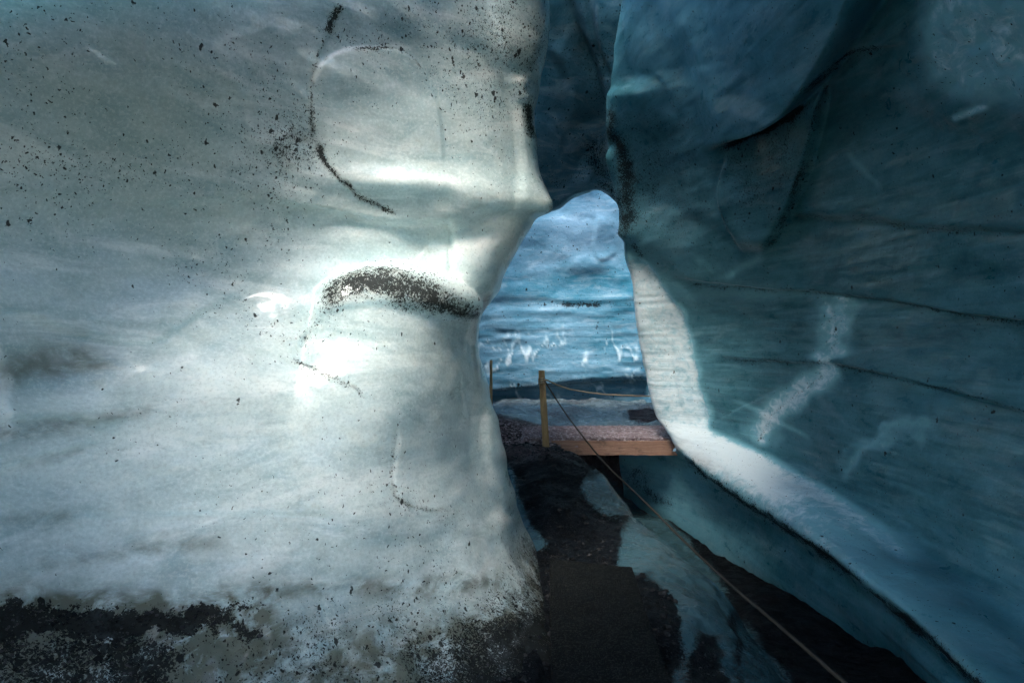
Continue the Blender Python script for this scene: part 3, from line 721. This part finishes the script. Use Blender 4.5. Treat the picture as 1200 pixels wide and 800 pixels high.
def tube(name, pts, rad, mat, parent=None, seg=10, n=14, twist=0., tag_=None):
    C = cr(np.array(pts, float), n) if len(pts) > 2 else np.linspace(pts[0], pts[1], n)
    T = np.gradient(C, axis=0); T /= np.linalg.norm(T, axis=1, keepdims=True)
    up = np.array([0, 0, 1.]) if abs(T[0][2]) < .9 else np.array([1., 0, 0])
    verts = []; faces = []
    for i, (c, t_) in enumerate(zip(C, T)):
        a = np.cross(t_, up); a /= np.linalg.norm(a); b = np.cross(a, t_)
        for k in range(seg):
            th = 2 * math.pi * k / seg
            r = rad * (1 + (.16 * math.cos(3 * th + i * twist) if twist else 0))
            verts.append(c + r * (math.cos(th) * a + math.sin(th) * b))
    for i in range(len(C) - 1):
        for k in range(seg):
            faces.append([i * seg + k, i * seg + (k + 1) % seg, (i + 1) * seg + (k + 1) % seg, (i + 1) * seg + k])
    faces.append(list(range(seg))[::-1]); faces.append([(len(C) - 1) * seg + k for k in range(seg)])
    return mesh_obj(name, verts, faces, mat, parent, True)

# ------------------------------------------------------------------ walkway board in front
M_mat = grit_mat('grit_on_board', (.0025, .003, .0035), (.006, .0068, .0068), (.022, .024, .02), 150., .006)
z0 = .125
wb = rough_box('walkway_board', [(.06, .7, z0 - .03), (.50, .7, z0 - .03), (.72, 3.42, z0 - .03), (.235, 3.55, z0 - .03),
                                 (.06, .7, z0 + .02), (.50, .7, z0 + .02), (.72, 3.42, z0 + .02), (.235, 3.55, z0 + .02)], M_mat, None, sub3=(24, 110, 2), amp=.007, seed=200)
tag(wb, 'dark grit covered walkway board leading to the gap in the foreground', 'walkway board')

# ------------------------------------------------------------------ footbridge of timber with gravel on top
M_beam = wood_mat('red_brown_timber', (.42, .24, .16), (.26, .14, .10), 0)
M_grav = grit_mat('pink_gravel', (.34, .26, .27), (.19, .15, .16), (.5, .44, .46), 45., .02)
fb = empty('footbridge', (.9, 6.7, .3))
def off(pts): return [(p[0] - .9, p[1] - 6.7, p[2] - .3) for p in pts]
a = W(662, 514, 6.35); b = W(790, 514, 6.2)
x0, x1, yb, zt = a[0] - .15, b[0] + .15, 6.22, .395
bm_ = rough_box('beam', off([(x0, yb + .14, .235), (x1, yb, .255), (x1, yb + .1, .255), (x0, yb + .24, .235), (x0, yb + .14, zt + .0), (x1, yb, zt + .015), (x1, yb + .1, zt + .015), (x0, yb + .24, zt)]), M_beam, fb, sub3=(50, 3, 6), amp=.006, seed=220)
rb = rough_box('beam', off([(x0 - .3, yb + .92, .22), (x1, yb + .86, .22), (x1, yb + .98, .22), (x0 - .3, yb + 1.02, .22), (x0 - .3, yb + .92, zt - .01), (x1, yb + .86, zt - .01), (x1, yb + .98, zt - .01), (x0 - .3, yb + 1.02, zt - .01)]), M_beam, fb, sub3=(30, 3, 4), amp=.006, seed=230)
dk = rough_box('gravel_deck', off([(x0 - .35, yb + .17, .33), (x1, yb + .03, .34), (x1, yb + .99, .34), (x0 - .35, yb + 1.0, .33), (x0 - .3, yb + .17, zt + .03), (x1, yb + .03, zt + .045), (x1, yb + .99, zt + .045), (x0 - .3, yb + 1.0, zt + .03)]), M_grav, fb, sub3=(130, 70, 3), amp=.014, seed=240)
tag(fb, 'reddish timber footbridge topped with pinkish gravel, crossing to the white ice fin', 'footbridge')

# ------------------------------------------------------------------ rope post
M_post = wood_mat('yellow_timber', (.50, .34, .16), (.30, .18, .08), 2)
M_rope = NT('old_rope'); co = M_rope.n('TexCoord').outputs['Object']
cc = M_rope.mix(M_rope.noise(co, 60, 4, .6), (.22, .17, .11), (.42, .35, .25))
bs = M_rope.n('BsdfPrincipled', {'Base Color': cc, 'Roughness': .85}); M_rope.t.links.new(bs.outputs[0], M_rope.out.inputs[0]); M_rope = M_rope.m
pb = W(641, 526, 6.18); pt_ = W(634.5, 434, 6.1)
post = empty('rope_post', pb)
d_ = np.array(pt_) - np.array(pb); s_ = .036
def ring(c, s, k=1.): return [(c[0] - s, c[1] - s, c[2]), (c[0] + s, c[1] - s, c[2] + .0), (c[0] + s, c[1] + s, c[2]), (c[0] - s, c[1] + s, c[2])]
rough_box('stake', ring((0, 0, -.15), s_ * 1.05) + ring(tuple(d_), s_ * .85), M_post, post, sub3=(3, 3, 40), amp=.004, seed=260)
tp = d_ * .86
hp = []
for k in range(26):
    th = k * .72
    hp.append((tp[0] + .036 * math.cos(th), tp[1] + .036 * math.sin(th), tp[2] - .03 + k * .0026))
tube('rope_knot', hp, .011, M_rope, post, 7, 3)
tag(post, 'yellowish wooden stake holding the ropes on the grit mound', 'post')
kp = np.array(pb) + d_ * .86
# far guide rope and the near hand rope
r1 = tube('guide_rope', [kp + (.04, 0, .02), W(665, 455, 6.3), W(700, 461, 6.5), W(730, 463, 6.7), W(758, 464, 6.9), W(800, 466, 7.2)], .008, M_rope, None, 8, 14, .7)
tag(r1, 'thin pale rope sagging from the stake towards the white fin', 'rope')
M_rope2 = NT('dirty_rope'); co = M_rope2.n('TexCoord').outputs['Object']
cc = M_rope2.mix(M_rope2.noise(co, 40, 5, .65), (.018, .014, .011), (.07, .055, .04))
bs = M_rope2.n('BsdfPrincipled', {'Base Color': cc, 'Roughness': .85}); M_rope2.t.links.new(bs.outputs[0], M_rope2.out.inputs[0]); M_rope2 = M_rope2.m
r2 = tube('hand_rope', [kp + (.03, -.035, 0), W(662, 483, 5.9), W(690, 520, 5.6), W(712, 546, 5.2), W(734, 567, 4.85), W(765, 597, 4.3), W(800, 632, 3.75), W(850, 679, 3.1), W(910, 730, 2.5), W(985, 795, 2.0), W(1100, 895, 1.5), W(1400, 1150, .95)], .0075, M_rope2, None, 10, 20, .9)
tag(r2, 'long dirty hand rope running from the stake down to the lower right corner', 'rope')
# a second stake, half hidden by the left wall
p2 = W(575.5, 470, 8.6)
st2 = rough_box('stake', ring((0, 0, -.1), .022) + ring((.0, 0, .62), .02), M_post, None, sub3=(2, 2, 16), amp=.004, seed=270)
st2.location = p2
tag(st2, 'small distant stake against the blue ice, at the left edge of the gap', 'post')

# ------------------------------------------------------------------ loose stones as real grains
def pebbles(name, spots, mat, parent=None, label=None):
    base = np.array([(1, 0, 0), (-1, 0, 0), (0, 1, 0), (0, -1, 0), (0, 0, 1), (0, 0, -1)], float)
    fa = [(0, 2, 4), (2, 1, 4), (1, 3, 4), (3, 0, 4), (2, 0, 5), (1, 2, 5), (3, 1, 5), (0, 3, 5)]
    # one subdivision for rounder stones
    vs = [tuple(v) for v in base]; nf = []; cache = {}
    def mid(i, j):
        k = (min(i, j), max(i, j))
        if k not in cache:
            m = (np.array(vs[i]) + np.array(vs[j])) / 2; m /= np.linalg.norm(m); cache[k] = len(vs); vs.append(tuple(m))
        return cache[k]
    for a_, b_, c_ in fa:
        d1, d2, d3 = mid(a_, b_), mid(b_, c_), mid(c_, a_)
        nf += [(a_, d1, d3), (d1, b_, d2), (d3, d2, c_), (d1, d2, d3)]
    vs = np.array(vs); nf = np.array(nf)
    V, Fc = [], []
    rg = np.random.RandomState(5)
    for k, (p, r) in enumerate(spots):
        j = vs * (1 + .28 * rg.randn(len(vs), 1)) * (r * np.array([1, rg.uniform(.7, 1.2), rg.uniform(.5, .8)]))
        th = rg.uniform(0, 6.28); c_, s_ = math.cos(th), math.sin(th)
        j = j @ np.array([[c_, -s_, 0], [s_, c_, 0], [0, 0, 1]])
        V.append(j + np.array(p)); Fc.append(nf + k * len(vs))
    V = np.concatenate(V); Fc = np.concatenate(Fc)
    return mesh_obj(name, V, Fc.tolist(), mat, parent)
rg = np.random.RandomState(11)
Gp = G.P.reshape(*G.shape, 3)
spots = []
cand = np.where((G.P[:, 1] > 1.6) & (G.P[:, 1] < 7.3) & (G.P[:, 0] > -.6) & (G.P[:, 0] < 1.1) & (G.att['ice'] < .5))[0]
for i in rg.choice(cand, 5200):
    p = G.P[i] + (rg.uniform(-.01, .01), rg.uniform(-.01, .01), .001)
    spots.append((p, rg.uniform(.003, .0085) * (1 + .9 * (rg.rand() > .96))))
for i in rg.choice(cand, 420):
    spots.append((G.P[i] + (0, 0, .003), rg.uniform(.009, .024)))
M_stone = grit_mat('grit_stones', (.006, .007, .008), (.02, .021, .022), (.05, .05, .05), 30., .003)
gv = pebbles('gravel', spots, M_stone)
tag(gv, 'loose black gravel strewn over the mound and the cave floor', 'gravel', kind='stuff')
cl_ = np.where((L.att['dirt'] > .62) & (L.q[:, 0] > -60) & (L.q[:, 1] > 640) & (L.q[:, 1] < 860))[0]
nl = L.normals()
wsp = []
for i in rg.choice(cl_, 5200):
    wsp.append((L.P[i] + nl[i] * rg.uniform(-.002, .002) + rg.uniform(-.004, .004, 3), rg.uniform(.0018, .0055) * (1 + 1.2 * (rg.rand() > .97))))
gw = pebbles('gravel', wsp, M_stone)
tag(gw, 'fine black grit caked in a band low on the pale ice wall', 'gravel', kind='stuff')
cp = np.where((G.P[:, 1] > 6.2) & (G.P[:, 1] < 7.5) & (G.P[:, 0] > -.7) & (G.P[:, 0] < .75))[0]
gp_ = pebbles('gravel', [(G.P[i] + (rg.uniform(-.02, .02), rg.uniform(-.02, .02), .004), rg.uniform(.006, .018)) for i in rg.choice(cp, 1500)], M_grav)
tag(gp_, 'reddish gravel spread around the left end of the footbridge', 'gravel', kind='stuff')
sp = [((rg.uniform(x0 - .3, x1) - .9, rg.uniform(yb + .06, yb + .97) - 6.7, zt + .035 - .3), rg.uniform(.006, .017)) for _ in range(1500)]
gr2 = pebbles('gravel', sp, M_grav, fb); gr2['kind'] = 'stuff'

# ------------------------------------------------------------------ unseen ice sheet added overhead to shade the cave and shape the sun
def shade_sheet(name, pts_grid, mat, label, holes=()):
    A_ = np.array(pts_grid, float)
    s = Patch.__new__(Patch)
    A_ = np.concatenate([A_, A_[..., :2] * 100], -1)
    s.setup(A_, 8, 24)
    s.disp += .12 * fbm(s.P, (1, 1, 1), 4, 300); s.bake()
    set_atts(s, pale=.3 + np.zeros(len(s.P)), dirt=.1 + np.zeros(len(s.P)))
    o = s.build(name, mat); tag(o, label, 'ice ceiling'); return o

def shade_grid():
    g = []
    for Y, z, xa in ((-2.2, 2.6, -3.), (-1.6, 2.8, -3.), (-.6, 3.1, -3.), (.4, 3.4, -3.), (.7, 3.5, -3.), (.82, 3.52, -2.6), (.98, 3.55, -1.7), (1.3, 3.6, -.8), (1.9, 3.7, -.45), (2.4, 3.9, -.05), (2.9, 4.2, .2), (3.3, 4.5, .35)):
        g.append([(xa + (2.4 - xa) * k, Y, z + .2 * math.sin(math.pi * k)) for k in (0, .2, .4, .6, .8, 1)])
    return g
shade_sheet('ice_ceiling', shade_grid(), M_roof, 'unseen dark ice sheet added above the picture to shade and shape the light')

# ================================================================== CAMERA, LIGHT
cam = bpy.data.cameras.new('camera'); co_ = bpy.data.objects.new('camera', cam); COL.objects.link(co_)
cam.sensor_width = 36; cam.lens = 36 * F / 1200; cam.clip_start = .05; cam.clip_end = 500
co_.location = (0, 0, EYE); co_.rotation_euler = (R(90), 0, 0)
scn.camera = co_

SUN = np.array([-.27, -.48, .84]); SUN /= np.linalg.norm(SUN)
w = bpy.data.worlds.new('World'); scn.world = w; w.use_nodes = True
nt = w.node_tree; bg = nt.nodes['Background']
sky = nt.nodes.new('ShaderNodeTexSky'); sky.sky_type = 'NISHITA'; sky.sun_disc = False
sky.sun_elevation = math.asin(SUN[2]); sky.sun_rotation = math.atan2(SUN[0], SUN[1])
nt.links.new(sky.outputs[0], bg.inputs[0]); bg.inputs[1].default_value = .15
sl = bpy.data.lights.new('sun', 'SUN'); sl.energy = 1.7; sl.angle = R(24); sl.color = (1, .94, .85)
so = bpy.data.objects.new('sun', sl); COL.objects.link(so); so.location = (0, -3, 8)
from mathutils import Vector
so.rotation_euler = Vector(SUN).to_track_quat('Z', 'Y').to_euler()

vs = scn.view_settings; vs.view_transform = 'Standard'; vs.look = 'None'; vs.gamma = 1; vs.exposure = 2.05; vs.use_curve_mapping = False
scn.render.engine = 'CYCLES'
scn.cycles.use_denoising = True
scn.cycles.use_adaptive_sampling = True; scn.cycles.adaptive_threshold = .05; scn.cycles.adaptive_min_samples = 16
scn.cycles.max_bounces = 4; scn.cycles.diffuse_bounces = 3; scn.cycles.glossy_bounces = 2; scn.cycles.transmission_bounces = 2
scn.cycles.caustics_reflective = False; scn.cycles.caustics_refractive = False
scn.cycles.sample_clamp_indirect = 4
